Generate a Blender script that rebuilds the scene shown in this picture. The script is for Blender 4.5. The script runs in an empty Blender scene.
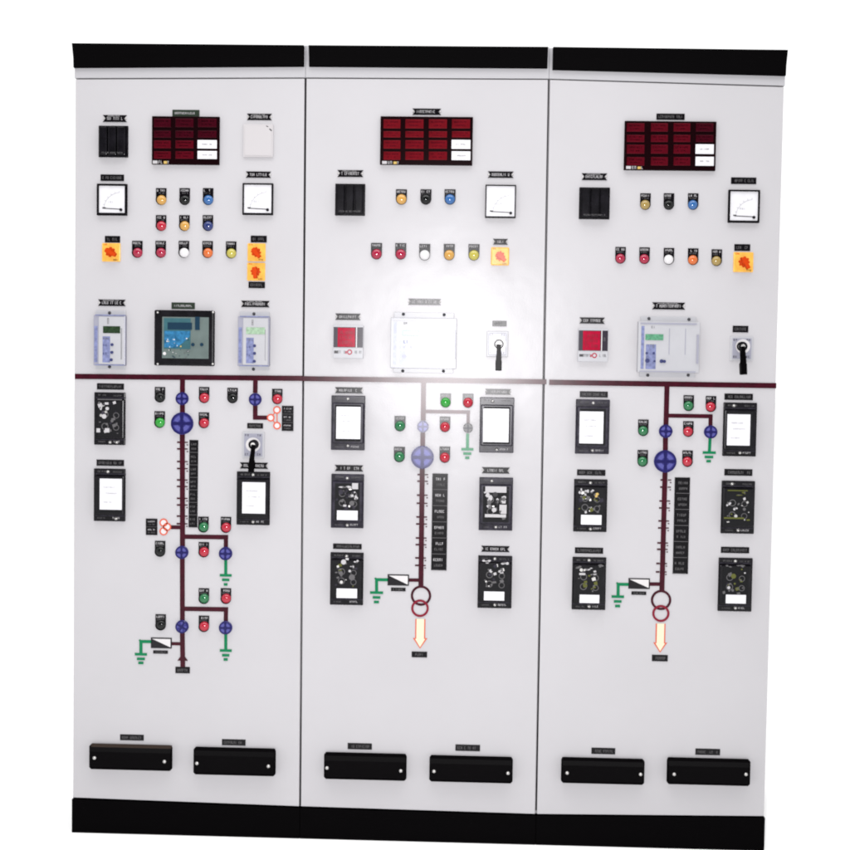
import bpy, bmesh, math, random
from mathutils import Matrix, Vector, Euler

scene = bpy.context.scene
COL = scene.collection
PI = math.pi

# ------------------------------------------------------------------ camera
F_PX = 1300.0                       # focal length in pixels of an 850 px wide frame
CAM = Vector((0.1333, -3.8803, 1.4384))
ROT = Euler((PI/2 - 0.0448, 0, 0.0317)).to_matrix() @ Euler((0, 0, 0.0151)).to_matrix()
cd = bpy.data.cameras.new('camera')
cam = bpy.data.objects.new('camera', cd)
COL.objects.link(cam)
cam.matrix_world = Matrix.Translation(CAM) @ ROT.to_4x4()
cd.sensor_width = 36.0
cd.lens = F_PX / 850.0 * 36.0
cd.clip_start = 0.05
cd.clip_end = 500
scene.camera = cam


def P(px, py):
    """measured photo position -> point on the door plane (y = 0)"""
    d = ROT @ Vector(((px - 425) / F_PX, -(py - 425) / F_PX, -1.0))
    return CAM + d * (-CAM.y / d.y)


# ------------------------------------------------------------------ materials
MATS = {}


def mat(name, rgb, rough=0.35, spec=0.5, metal=0.0, bump=0.0, bscale=300.0, mottle=0.0, mscale=3.0, coat=0.0, wave=0.0):
    if name in MATS:
        return MATS[name]
    m = bpy.data.materials.new(name)
    m.use_nodes = True
    nt = m.node_tree
    b = nt.nodes['Principled BSDF']
    b.inputs['Base Color'].default_value = (*rgb, 1)
    b.inputs['Roughness'].default_value = rough
    b.inputs['Specular IOR Level'].default_value = spec
    b.inputs['Metallic'].default_value = metal
    b.inputs['Coat Weight'].default_value = coat
    b.inputs['Coat Roughness'].default_value = 0.12
    if rough > 0.18 and metal == 0:
        b.inputs['Specular IOR Level'].default_value = 0.0
        gl = nt.nodes.new('ShaderNodeBsdfAnisotropic')
        gl.distribution = 'BECKMANN'
        gl.inputs['Roughness'].default_value = min(rough, 0.262) if rough < 0.45 else rough
        k = 0.043 * spec
        gl.inputs['Color'].default_value = (k, k, k, 1)
        ad = nt.nodes.new('ShaderNodeAddShader')
        nt.links.new(b.outputs[0], ad.inputs[0])
        nt.links.new(gl.outputs[0], ad.inputs[1])
        nt.links.new(ad.outputs[0], nt.nodes['Material Output'].inputs['Surface'])
    tc = nt.nodes.new('ShaderNodeTexCoord')
    if mottle:
        n = nt.nodes.new('ShaderNodeTexNoise')
        n.inputs['Scale'].default_value = mscale
        n.inputs['Detail'].default_value = 5
        r = nt.nodes.new('ShaderNodeValToRGB')
        r.color_ramp.elements[0].position = 0.3
        r.color_ramp.elements[1].position = 0.7
        r.color_ramp.elements[0].color = (*[c * (1 - mottle) for c in rgb], 1)
        r.color_ramp.elements[1].color = (*[min(1, c * (1 + mottle)) for c in rgb], 1)
        nt.links.new(tc.outputs['Object'], n.inputs['Vector'])
        nt.links.new(n.outputs['Fac'], r.inputs['Fac'])
        nt.links.new(r.outputs['Color'], b.inputs['Base Color'])
    if bump:
        n2 = nt.nodes.new('ShaderNodeTexNoise')
        n2.inputs['Scale'].default_value = bscale
        n2.inputs['Detail'].default_value = 3
        bp = nt.nodes.new('ShaderNodeBump')
        bp.inputs['Strength'].default_value = bump
        bp.inputs['Distance'].default_value = 0.001
        nt.links.new(tc.outputs['Object'], n2.inputs['Vector'])
        nt.links.new(n2.outputs['Fac'], bp.inputs['Height'])
        if wave:
            n3 = nt.nodes.new('ShaderNodeTexNoise')
            n3.inputs['Scale'].default_value = 4.5
            n3.inputs['Detail'].default_value = 3
            b2 = nt.nodes.new('ShaderNodeBump')
            b2.inputs['Strength'].default_value = 1.0
            b2.inputs['Distance'].default_value = wave
            nt.links.new(tc.outputs['Object'], n3.inputs['Vector'])
            nt.links.new(n3.outputs['Fac'], b2.inputs['Height'])
            nt.links.new(b2.outputs['Normal'], bp.inputs['Normal'])
        nt.links.new(bp.outputs['Normal'], b.inputs['Normal'])
        if rough > 0.18 and metal == 0:
            nt.links.new(bp.outputs['Normal'], gl.inputs['Normal'])
    MATS[name] = m
    return m


PAINT = mat('grey_powder_coat', (0.370, 0.362, 0.375), 0.30, 0.20, bump=0.14, bscale=230, mottle=0.02, mscale=2.6, wave=0.0022)
RAIL = mat('rail_paint', (0.345, 0.34, 0.355), 0.33, 0.5, bump=0.06, bscale=260)
BLACKP = mat('black_paint', (0.0012, 0.0010, 0.0012), 0.6, 0.025, bump=0.05)
GAPDARK = mat('gap_shade_black', (0.006, 0.005, 0.006), 0.9, 0.02)  # black standing in for the shade in the door gaps
PLATE = mat('engraved_black', (0.0035, 0.003, 0.004), 0.30, 0.28, mottle=0.4, mscale=60)
PLATEG = mat('engraved_dark_green', (0.02, 0.028, 0.02), 0.32, 0.4)
LETTER = mat('white_engraving', (0.34, 0.33, 0.34), 0.5, 0.3)
SCALEM = mat('grey_scale_ink', (0.26, 0.26, 0.28), 0.5, 0.2)
LETTERDIM = mat('dim_engraving', (0.075, 0.072, 0.075), 0.5, 0.3)
STEEL = mat('zinc_screw', (0.42, 0.41, 0.4), 0.32, 0.5, metal=0.7)
DARKSTEEL = mat('dark_screw', (0.03, 0.03, 0.035), 0.4, 0.4, metal=0.3)
CASE = mat('relay_black', (0.005, 0.0045, 0.006), 0.27, 0.40, mottle=0.5, mscale=35)
CASEG = mat('relay_frame_grey', (0.020, 0.018, 0.026), 0.30, 0.30, mottle=0.45, mscale=70)
RECESS = mat('relay_inside', (0.008, 0.008, 0.009), 0.5, 0.1)
CARD = mat('white_card', (0.52, 0.515, 0.535), 0.4, 0.4, mottle=0.03, mscale=40)
PALE = mat('relay_white', (0.325, 0.325, 0.343), 0.33, 0.24, mottle=0.03, mscale=20)
PALEBLUE = mat('relay_blue_grey', (0.135, 0.15, 0.265), 0.35, 0.45, mottle=0.25, mscale=120)
PALESHADE = mat('relay_side_grey', (0.225, 0.225, 0.27), 0.4, 0.4)
BLANKM = mat('blank_cover', (0.378, 0.362, 0.370), 0.33, 0.36)
MAROON = mat('maroon_strip', (0.030, 0.001, 0.006), 0.30, 0.37, mottle=0.3, mscale=40)
GREEN = mat('green_strip', (0.001, 0.125, 0.048), 0.35, 0.35)
CRIMSON = mat('crimson_ring', (0.14, 0.003, 0.015), 0.35, 0.5)
REDLINE = mat('red_outline', (0.45, 0.075, 0.04), 0.35, 0.5)
CREAM = mat('cream_arrow', (0.52, 0.49, 0.36), 0.4, 0.4)
WHITE = mat('white_infill', (0.47, 0.455, 0.46), 0.4, 0.4)
INK = mat('black_ink', (0.008, 0.007, 0.009), 0.4, 0.4)
BLUE = mat('indicator_blue', (0.023, 0.021, 0.14), 0.28, 0.55, mottle=0.25, mscale=160)
BLUELITE = mat('indicator_light_blue', (0.06, 0.06, 0.215), 0.3, 0.5)
BLUEDARK = mat('indicator_dark_blue', (0.006, 0.005, 0.06), 0.3, 0.5)
REDGLASSLIT = mat('red_window', (0.085, 0.003, 0.006), 0.22, 0.4, mottle=0.3, mscale=25)  # flash brightness put into the colour, for the middle cabinet
REDGLASSD = mat('off_flash_red_window', (0.026, 0.001, 0.004), 0.22, 0.35, mottle=0.3, mscale=25)  # same red glass, toned darkest away from the flash
REDGLASSM = mat('half_flash_red_window', (0.052, 0.0015, 0.005), 0.22, 0.35, mottle=0.3, mscale=25)  # same red glass in a middle tone, outer cabinets
REDFRAME = mat('dark_red_frame', (0.005, 0.0008, 0.0014), 0.28, 0.25)
REDLCD = mat('red_display', (0.26, 0.003, 0.022), 0.2, 0.5, mottle=0.2, mscale=60)
YELLOW = mat('yellow_plate', (0.62, 0.33, 0.06), 0.35, 0.5, mottle=0.12, mscale=60)
ORANGE = mat('orange_knob', (0.4, 0.036, 0.003), 0.3, 0.5)
LCDDARK = mat('lcd_dark_green', (0.015, 0.03, 0.014), 0.2, 0.5, mottle=0.5, mscale=160)
LCDPALE = mat('lcd_pale_green', (0.22, 0.31, 0.22), 0.25, 0.5, mottle=0.25, mscale=160)
LCDGREEN = mat('lcd_green', (0.07, 0.2, 0.12), 0.25, 0.5, mottle=0.3, mscale=160)
TEAL = mat('teal_face', (0.03, 0.085, 0.10), 0.25, 0.5, mottle=0.15, mscale=30)
GREYFACE = mat('grey_face', (0.09, 0.115, 0.11), 0.3, 0.5, mottle=0.1, mscale=30)
CYAN = mat('cyan_keypad_glow', (0.02, 0.105, 0.21), 0.22, 0.5, mottle=0.45, mscale=90)
NAVY = mat('navy_lcd', (0.008, 0.025, 0.045), 0.2, 0.5)
DISPLAYCASE = mat('display_case_dark', (0.010, 0.006, 0.014), 0.3, 0.3)
REDDIGIT = mat('dim_red_digits', (0.13, 0.002, 0.012), 0.25, 0.3)
BUTTON = mat('dark_blue_button', (0.03, 0.035, 0.10), 0.3, 0.5)
BROWNGLINT = mat('brown_edge_glint', (0.022, 0.014, 0.01), 0.28, 0.5)  # highlight on a bevelled top edge, painted as brown
BAKELITE = mat('bakelite_black', (0.0015, 0.0012, 0.0015), 0.28, 0.05)
OLIVE = mat('olive_coil', (0.07, 0.075, 0.015), 0.35, 0.5)
LENS = {
    'red': mat('red_lens', (0.30, 0.005, 0.020), 0.16, 0.6),
    'crimson': mat('crimson_lens', (0.24, 0.004, 0.028), 0.16, 0.6),
    'green': mat('green_lens', (0.006, 0.105, 0.034), 0.16, 0.6),
    'lime': mat('bright_green_lens', (0.012, 0.21, 0.02), 0.16, 0.6),
    'amber': mat('amber_lens', (0.40, 0.215, 0.045), 0.16, 0.6),
    'gold': mat('olive_yellow_lens', (0.24, 0.165, 0.045), 0.16, 0.6),
    'yellow': mat('yellow_lens', (0.33, 0.29, 0.05), 0.16, 0.6),
    'orange': mat('orange_lens', (0.44, 0.095, 0.015), 0.16, 0.6),
    'blue': mat('blue_lens', (0.018, 0.085, 0.24), 0.16, 0.6),
    'navy': mat('dark_blue_lens', (0.008, 0.018, 0.1), 0.16, 0.6),
    'black': mat('black_lens', (0.003, 0.0035, 0.0035), 0.12, 0.3),
    'white': mat('white_lens', (0.5, 0.49, 0.5), 0.16, 0.6),
}
YELLOWEM = mat('yellow_emblem', (0.4, 0.28, 0.09), 0.4, 0.4)
FLOORM = mat('white_floor', (0.94, 0.94, 0.94), 0.6, 0.1, mottle=0.005, mscale=1.5)


# ------------------------------------------------------------------ mesh building, measured in photo pixels around a centre
class MB:
    def __init__(self, cx, cy):
        self.bm = bmesh.new()
        self.c = (cx, cy)
        self.o = P(cx, cy)
        self.sx = (P(cx + 5, cy).x - P(cx - 5, cy).x) / 10
        self.sz = (P(cx, cy - 5).z - P(cx, cy + 5).z) / 10
        self.mats = []

    def mi(self, m):
        if m not in self.mats:
            self.mats.append(m)
        return self.mats.index(m)

    def xz(self, px, py):
        return (px - self.c[0]) * self.sx, -(py - self.c[1]) * self.sz

    def _prism(self, pts, yb, yf, m, bevel=0.0, segs=2):
        """pts: local (x, z) counter-clockwise seen from the viewer; yb back, yf front (negative = proud)"""
        bm = self.bm
        b = [bm.verts.new((x, yb, z)) for x, z in pts]
        f = [bm.verts.new((x, yf, z)) for x, z in pts]
        n = len(pts)
        fs = [bm.faces.new(f), bm.faces.new(b[::-1])]
        for i in range(n):
            j = (i + 1) % n
            fs.append(bm.faces.new((f[j], f[i], b[i], b[j])))
        k = self.mi(m)
        for q in fs:
            q.material_index = k
        if bevel > 0:
            ed = [e for e in fs[0].edges]
            if n <= 8:
                ed += [e for q in fs[2:] for e in q.edges if e not in fs[0].edges and e not in fs[1].edges]
            ed = list(set(ed))
            bmesh.ops.bevel(bm, geom=ed, offset=bevel, segments=segs, profile=0.6, affect='EDGES', clamp_overlap=True, material=-1)
        return fs

    def box(self, x0, y0, x1, y1, yf, m, yb=0.001, bevel=0.0):
        a, t = self.xz(x0, y0)
        b, u = self.xz(x1, y1)
        self._prism([(a, u), (b, u), (b, t), (a, t)], yb, yf, m, bevel)

    def poly(self, pts, yf, m, yb=0.001, bevel=0.0):
        q = [self.xz(*p) for p in pts]
        area = sum(q[i][0] * q[(i + 1) % len(q)][1] - q[(i + 1) % len(q)][0] * q[i][1] for i in range(len(q)))
        if area < 0:
            q = q[::-1]
        self._prism(q, yb, yf, m, bevel)

    def disc(self, x, y, r, yf, m, yb=0.001, n=28, bevel=0.0):
        a, t = self.xz(x, y)
        R = r * self.sx
        self._prism([(a + R * math.cos(2 * PI * i / n), t + R * math.sin(2 * PI * i / n)) for i in range(n)], yb, yf, m, bevel)

    def ring(self, x, y, r1, r0, yf, m, yb=0.001, n=40, a0=0.0, a1=2 * PI):
        a, t = self.xz(x, y)
        bm = self.bm
        full = abs(a1 - a0 - 2 * PI) < 1e-6
        k = self.mi(m)
        rows = []
        cnt = n if full else n + 1
        for i in range(cnt):
            th = a0 + (a1 - a0) * i / n
            c, s = math.cos(th), math.sin(th)
            rows.append([bm.verts.new((a + R * self.sx * c, yy, t + R * self.sx * s)) for R, yy in ((r0, yb), (r0, yf), (r1, yf), (r1, yb))])
        for i in range(n):
            A, B = rows[i], rows[(i + 1) % cnt]
            for j in range(3):
                f = bm.faces.new((A[j], A[j + 1], B[j + 1], B[j]))
                f.material_index = k

    def dome(self, x, y, r, y0, h, m, n=24, rings=6):
        a, t = self.xz(x, y)
        R = r * self.sx
        bm = self.bm
        k = self.mi(m)
        prev = None
        for j in range(rings):
            ph = PI / 2 * j / rings
            row = [bm.verts.new((a + R * math.cos(ph) * math.cos(2 * PI * i / n), y0 - h * math.sin(ph), t + R * math.cos(ph) * math.sin(2 * PI * i / n))) for i in range(n)]
            if prev:
                for i in range(n):
                    f = bm.faces.new((prev[i], prev[(i + 1) % n], row[(i + 1) % n], row[i]))
                    f.material_index = k
                    f.smooth = True
            prev = row
        v = bm.verts.new((a, y0 - h, t))
        for i in range(n):
            f = bm.faces.new((prev[i], prev[(i + 1) % n], v))
            f.material_index = k
            f.smooth = True

    def line(self, p, q, w, yf, m, yb=0.001):
        """strip from pixel p to pixel q with width w px, ends placed exactly"""
        A, B = P(*p) - self.o, P(*q) - self.o
        a = Vector((A.x, A.z))
        b = Vector((B.x, B.z))
        d = (b - a).normalized()
        n = Vector((-d.y, d.x)) * ((w * 1.06 if m is MAROON else w) * self.sx / 2)
        self._prism([(a - n)[:], (b - n)[:], (b + n)[:], (a + n)[:]], yb, yf, m)

    def text(self, x0, y0, x1, y1, yf, m, seed, gw=None, yb=None):
        """rows of small engraved strokes, too fine to read, inside a rectangle"""
        rnd = random.Random(seed)
        h = y1 - y0
        gw = min(gw or 9, h * 0.62, 1.5)
        n = max(1, int((x1 - x0) / (gw * 1.28)))
        step = (x1 - x0) / n
        st = min(0.27 * gw, 0.5)
        yb = yf + 0.0012 if yb is None else yb
        for i in range(n):
            if n > 4 and rnd.random() < 0.1:
                continue
            a = x0 + i * step
            b = a + gw
            segs = [(a, y0, a + st, y1), (b - st, y0, b, y1), (a, y0, b, y0 + st), (a, y1 - st, b, y1), (a, (y0 + y1 - st) / 2, b, (y0 + y1 + st) / 2),
                    ((a + b - st) / 2, y0, (a + b + st) / 2, y1)]
            pick = rnd.choice([(0, 2, 4), (0, 3), (0, 1, 4), (5, 2), (0, 2, 3), (0, 1, 2), (0, 2, 3, 4), (5,), (0, 1, 3)])
            for s, k in enumerate(pick):
                self.box(*segs[k], yf - 0.00004 * s, m, yb=yb)

    def done(self, name, parent, label=None, depth=0.0):
        me = bpy.data.meshes.new(name)
        bmesh.ops.recalc_face_normals(self.bm, faces=self.bm.faces[:])
        self.bm.to_mesh(me)
        self.bm.free()
        for m in self.mats:
            me.materials.append(m)
        o = bpy.data.objects.new(name, me)
        COL.objects.link(o)
        base = parent.get('_abs')
        # a part standing proud of the door by `depth` was measured along its own line of sight
        w = self.o + Vector((CAM.x - self.o.x, 0, CAM.z - self.o.z)) * (depth / -CAM.y)
        pw = Vector(base) if base else Vector((0, 0, 0))
        o.parent = parent
        o.location = w - pw
        o['_abs'] = (w.x, w.y, w.z)
        if label:
            o['label'] = label
        return o


SEED = [100]


def sd():
    SEED[0] += 1
    return SEED[0]


# ------------------------------------------------------------------ panel parts
def plate(cab, cx, cy, w, h=6.3, style='bow', mat_=PLATE):
    b = MB(cx, cy)
    x0, x1, y0, y1 = cx - w / 2, cx + w / 2, cy - h / 2, cy + h / 2
    if style in ('bow', 'bright'):       # notched ends
        n = h * 0.42
        b.poly([(x0, y0), (x1, y0), (x1 - n, cy), (x1, y1), (x0, y1), (x0 + n, cy)], -0.0022, mat_)
    else:
        b.box(x0, y0, x1, y1, -0.0022, mat_, bevel=0.0006)
    o = b.done('nameplate', cab)
    if style == 'bar':
        t = MB(cx, cy)
        t.text(x0 + 2.5, cy - 0.9, x1 - 2.5, cy + 1.1, -0.0026, LETTER, sd(), gw=1.6)
        t.done('lettering', o)
    else:
        t = MB(cx, cy)
        m = LETTER if style in ('bright', 'bow') else LETTERDIM
        k = 4.0 if style != 'plain' else 2.0
        t.text(x0 + k, cy - h * 0.21, x1 - k, cy + h * 0.21, -0.0026, m, sd(), gw=1.25)
        if style == 'bright':
            t.text(x0 + k + 1, cy - h * 0.42, x1 - k - 3, cy - h * 0.30, -0.0027, LETTER, sd(), gw=2.2)
        t.done('lettering', o)
    if style in ('bow', 'bright'):
        for s in (-1, 1):
            q = MB(cx + s * (w / 2 - h * 0.16), cy)
            q.dome(q.c[0], q.c[1], h * 0.17, 0.0, 0.0026, STEEL, n=12, rings=3)
            q.done('plate_screw', o)
    return o


def lamp(cab, cx, y0, y1, colour, w=10.4):
    b = MB(cx, (y0 + y1) / 2)
    r = w / 2
    pts = [(cx - r, y0), (cx + r, y0)]
    for i in range(0, 13):
        a = PI * i / 12
        pts.append((cx + r * math.cos(a), y1 - r + r * math.sin(a)))
    b.poly(pts, -0.0024, PLATE)
    ly = y1 - r - 0.2
    b.ring(cx, ly, r * 0.99, r * 0.90, -0.0060, PLATE)
    o = b.done('indicator_lamp', cab, colour.replace('navy', 'dark blue') + ' indicator lamp' if colour != 'black' else 'unlit dark indicator lamp')
    q = MB(cx, ly)
    q.dome(cx, ly, r * 0.93, -0.0040, 0.0105, LENS[colour])
    q.done('lens', o, depth=0.008)
    t = MB(cx, y0 + 2.6)
    t.text(cx - r + 1.0, y0 + 1.3, cx + r - 1.0, y0 + 3.4, -0.0028, LETTER, sd(), gw=1.35)
    t.text(cx - r + 1.6, y0 + 4.3, cx + r - 1.6, y0 + 5.7, -0.0028, LETTERDIM, sd(), gw=1.2)
    t.done('lettering', o)
    return o


def module(cab, x0, y0, x1, y1):
    b = MB((x0 + x1) / 2, (y0 + y1) / 2)
    b.box(x0, y0, x1, y1, -0.006, CASE, bevel=0.0015)
    w = (x1 - x0 - 2.4) / 3
    for i in range(3):
        a = x0 + 1.2 + i * w
        b.box(a + 0.6, y0 + 1.6, a + w - 0.6, y1 - 1.6, -0.020, CASE, yb=-0.004, bevel=0.003)
    o = b.done('ribbed_socket_module', cab, 'black module with three vertical ribs')
    q = MB((x0 + x1) / 2, y1 - 3.2)
    q.text(x0 + 4, y1 - 4.4, x1 - 4, y1 - 3.0, -0.0205, LETTERDIM, sd(), gw=1.4, yb=-0.018)
    q.done('lettering', o)
    return o


def annunciator(cab, x0, y0, x1, y1, cols, rows, dim, emblem):
    cx, cy = (x0 + x1) / 2, (y0 + y1) / 2
    b = MB(cx, cy)
    b.box(x0, y0, x1, y1, -0.010, REDFRAME, bevel=0.0012)
    o = b.done('alarm_annunciator', cab, 'red window alarm annunciator with two white cards at its lower right')
    rnd = random.Random(sd())
    for ci, (a, c) in enumerate(cols):
        for ri, (d, e) in enumerate(rows):
            white = ci == len(cols) - 1 and ri >= 2
            q = MB((a + c) / 2, (d + e) / 2)
            if white:
                q.box(a, d, c, e, -0.0135, CARD, yb=-0.008, bevel=0.0006)
                oo = q.done('label_card', o)
                t = MB((a + c) / 2, (d + e) / 2)
                t.text(a + 4.5, (d + e) / 2 - 0.6, c - 4.5, (d + e) / 2 + 0.7, -0.0139, LETTERDIM, sd(), gw=1.3)
                t.done('lettering', o)
            else:
                m = REDGLASSLIT if dim == 0 else REDGLASSD if ci == len(cols) - 1 or (dim == 1 and ri < 2) else REDGLASSM  # middle cabinet takes the copy with flash brightness in its colour
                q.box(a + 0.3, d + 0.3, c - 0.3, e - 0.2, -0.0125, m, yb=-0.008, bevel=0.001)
                dk = REDGLASSD if m is REDGLASSLIT else REDFRAME
                q.text(a + 2.5, d + (e - d) * .22, c - 2.5, d + (e - d) * .40, -0.0127, dk, sd(), gw=1.5, yb=-0.012)
                q.text(a + 4, d + (e - d) * .58, c - 5, d + (e - d) * .74, -0.0127, dk, sd(), gw=1.5, yb=-0.012)
                q.done('red_window', o)
    ex0, ey0, ex1, ey1 = emblem
    t = MB((ex0 + ex1) / 2, (ey0 + ey1) / 2)
    t.box(ex0, ey0, ex0 + (ex1 - ex0) * 0.26, ey1, -0.0133, LETTER, yb=-0.009)
    t.text(ex0 + (ex1 - ex0) * 0.32, ey0, ex0 + (ex1 - ex0) * 0.58, ey1, -0.0133, LETTER, sd(), gw=1.8)
    t.box(ex0 + (ex1 - ex0) * 0.62, ey0 + 0.4, ex0 + (ex1 - ex0) * 0.80, ey1, -0.0133, YELLOWEM, yb=-0.009)
    t.text(ex0 + (ex1 - ex0) * 0.82, ey0 + .4, ex1, ey1, -0.0133, LETTER, sd(), gw=1.6)
    t.done('maker_mark', o)
    return o


def meter(cab, x0, y0, x1, y1, bw=2.0):
    cx, cy = (x0 + x1) / 2, (y0 + y1) / 2
    b = MB(cx, cy)
    fr = -0.011
    b.box(x0, y0, x1, y0 + bw, fr, PLATE, bevel=0.001)
    b.box(x0, y1 - bw * 1.25, x1, y1, fr, PLATE, bevel=0.001)
    b.box(x0, y0 + bw, x0 + bw, y1 - bw * 1.25, fr + 0.0003, PLATE)
    b.box(x1 - bw, y0 + bw, x1, y1 - bw * 1.25, fr + 0.0003, PLATE)
    o = b.done('analog_meter', cab, 'square white-faced dial meter in thin black frame')
    q = MB(cx, cy)
    q.box(x0 + bw, y0 + bw, x1 - bw, y1 - bw * 1.25, -0.007, CARD, yb=-0.002)
    q.done('dial_face', o)
    pvx, pvy = x1 - bw - 4.0, y1 - bw - 3.6
    R = (x1 - x0) * 0.58
    t = MB(cx, cy)
    t.ring(pvx, pvy, R, R - 0.35, -0.0074, SCALEM, yb=-0.0065, a0=PI * 0.53, a1=PI * 0.98, n=20)
    for i in range(7):
        a = PI * (0.53 + 0.45 * i / 6)
        t.line((pvx + (R) * math.cos(a), pvy - R * math.sin(a)), (pvx + (R + 1.5) * math.cos(a), pvy - (R + 1.5) * math.sin(a)), 0.4, -0.0074, SCALEM, yb=-0.0065)
    t.text(cx - 4, cy + 1.5, cx + 2, cy + 3.4, -0.0074, SCALEM, sd(), gw=2.2, yb=-0.0065)
    t.done('dial_scale', o)
    n = MB(cx, cy)
    n.line((pvx - 0.5, pvy - 0.6), (x0 + bw + 4.2, pvy - 1.6), 0.7, -0.0082, INK, yb=-0.0076)
    n.box(x0 + bw + 3.4, pvy - 2.6, x0 + bw + 6.6, pvy - 1.4, -0.0079, LETTERDIM, yb=-0.0065)
    n.done('needle', o)
    d = MB(pvx, pvy)
    d.disc(pvx, pvy, 1.5, -0.010, INK, yb=-0.006, n=16)
    d.done('zero_screw', o)
    return o


def rotary(cab, cx, cy, s=18.0, ang=0.6):
    b = MB(cx, cy)
    h = s / 2
    b.box(cx - h, cy - h, cx + h, cy + h, -0.004, YELLOW, bevel=0.003)
    b.disc(cx, cy, h * 0.82, -0.007, YELLOW, yb=-0.003)
    o = b.done('rotary_switch', cab, 'yellow square switch with orange red knob')
    q = MB(cx, cy)
    pts = []
    for i in range(32):
        a = 2 * PI * i / 32
        r = h * (0.54 if i % 4 < 2 else 0.42)
        pts.append((cx + r * math.cos(a), cy + r * math.sin(a)))
    q.poly(pts, -0.018, ORANGE, yb=-0.005, bevel=0.0)
    q.done('knob', o)
    g = MB(cx, cy)
    dx, dy = math.cos(ang), math.sin(ang)
    g.line((cx - dx * h * .45, cy - dy * h * .45), (cx + dx * h * .78, cy + dy * h * .78), 3.6, -0.030, ORANGE, yb=-0.016)
    g.disc(cx, cy, h * 0.30, -0.0285, ORANGE, yb=-0.016, n=20)
    g.done('grip', o)
    t = MB(cx, cy)
    t.text(cx + h * .30, cy + h * .74, cx + h * .80, cy + h * .92, -0.0075, INK, sd(), gw=1.3)
    t.text(cx - h * .80, cy - h * .92, cx - h * .4, cy - h * .76, -0.0046, ORANGE, sd(), gw=1.3)
    t.done('lettering', o)
    return o


def selector(cab, x0, y0, x1, y1, kx, ky, lx, ly, lw=4.6):
    cx, cy = (x0 + x1) / 2, (y0 + y1) / 2
    b = MB(cx, cy)
    b.box(x0, y0, x1, y1, -0.004, PALE, bevel=0.002)
    b.box(x0 + 2.0, y0 + 2.0, x1 - 2.0, y1 - 2.0, -0.006, PALESHADE, yb=-0.003, bevel=0.001)
    b.disc(kx, ky, 7.2, -0.0075, WHITE, yb=-0.003)
    o = b.done('selector_switch', cab, 'light grey switch plate with black downward lever')
    t = MB(cx, cy)
    for a, r in ((x0 + 3, 1), (x1 - 7, 2)):
        t.text(a, y0 + 2.6, a + 4.5, y0 + 4.6, -0.0064, INK, sd(), gw=1.4)
    t.text(x0 + 3, y1 - 5, x0 + 7, y1 - 3, -0.0064, INK, sd(), gw=1.4)
    t.text(x1 - 7, y1 - 5, x1 - 3, y1 - 3, -0.0064, INK, sd(), gw=1.4)
    t.done('lettering', o)
    k = MB(kx, ky)
    k.disc(kx, ky, 4.7, -0.030, CASE, yb=-0.005, bevel=0.002)
    k.disc(kx, ky, 2.2, -0.033, STEEL, yb=-0.028, n=16)
    k.done('switch_knob', o, depth=0.022)
    v = MB(kx, ky)
    dx, dy = lx - kx, ly - ky
    L = math.hypot(dx, dy)
    nx, ny = -dy / L, dx / L
    w0, w1 = lw * 0.38, lw * 0.56
    pts = [(kx + nx * w0, ky + ny * w0), (kx - nx * w0, ky - ny * w0), (kx + dx * .55 - nx * w0, ky + dy * .55 - ny * w0), (kx + dx * .62 - nx * w1, ky + dy * .62 - ny * w1), (lx - nx * w1, ly - ny * w1), (lx + nx * w1, ly + ny * w1), (kx + dx * .62 + nx * w1, ky + dy * .62 + ny * w1), (kx + dx * .55 + nx * w0, ky + dy * .55 + ny * w0)]
    v.poly(pts, -0.036, BAKELITE, yb=-0.024, bevel=0.002)
    v.done('lever', o, depth=0.030)
    return o


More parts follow.
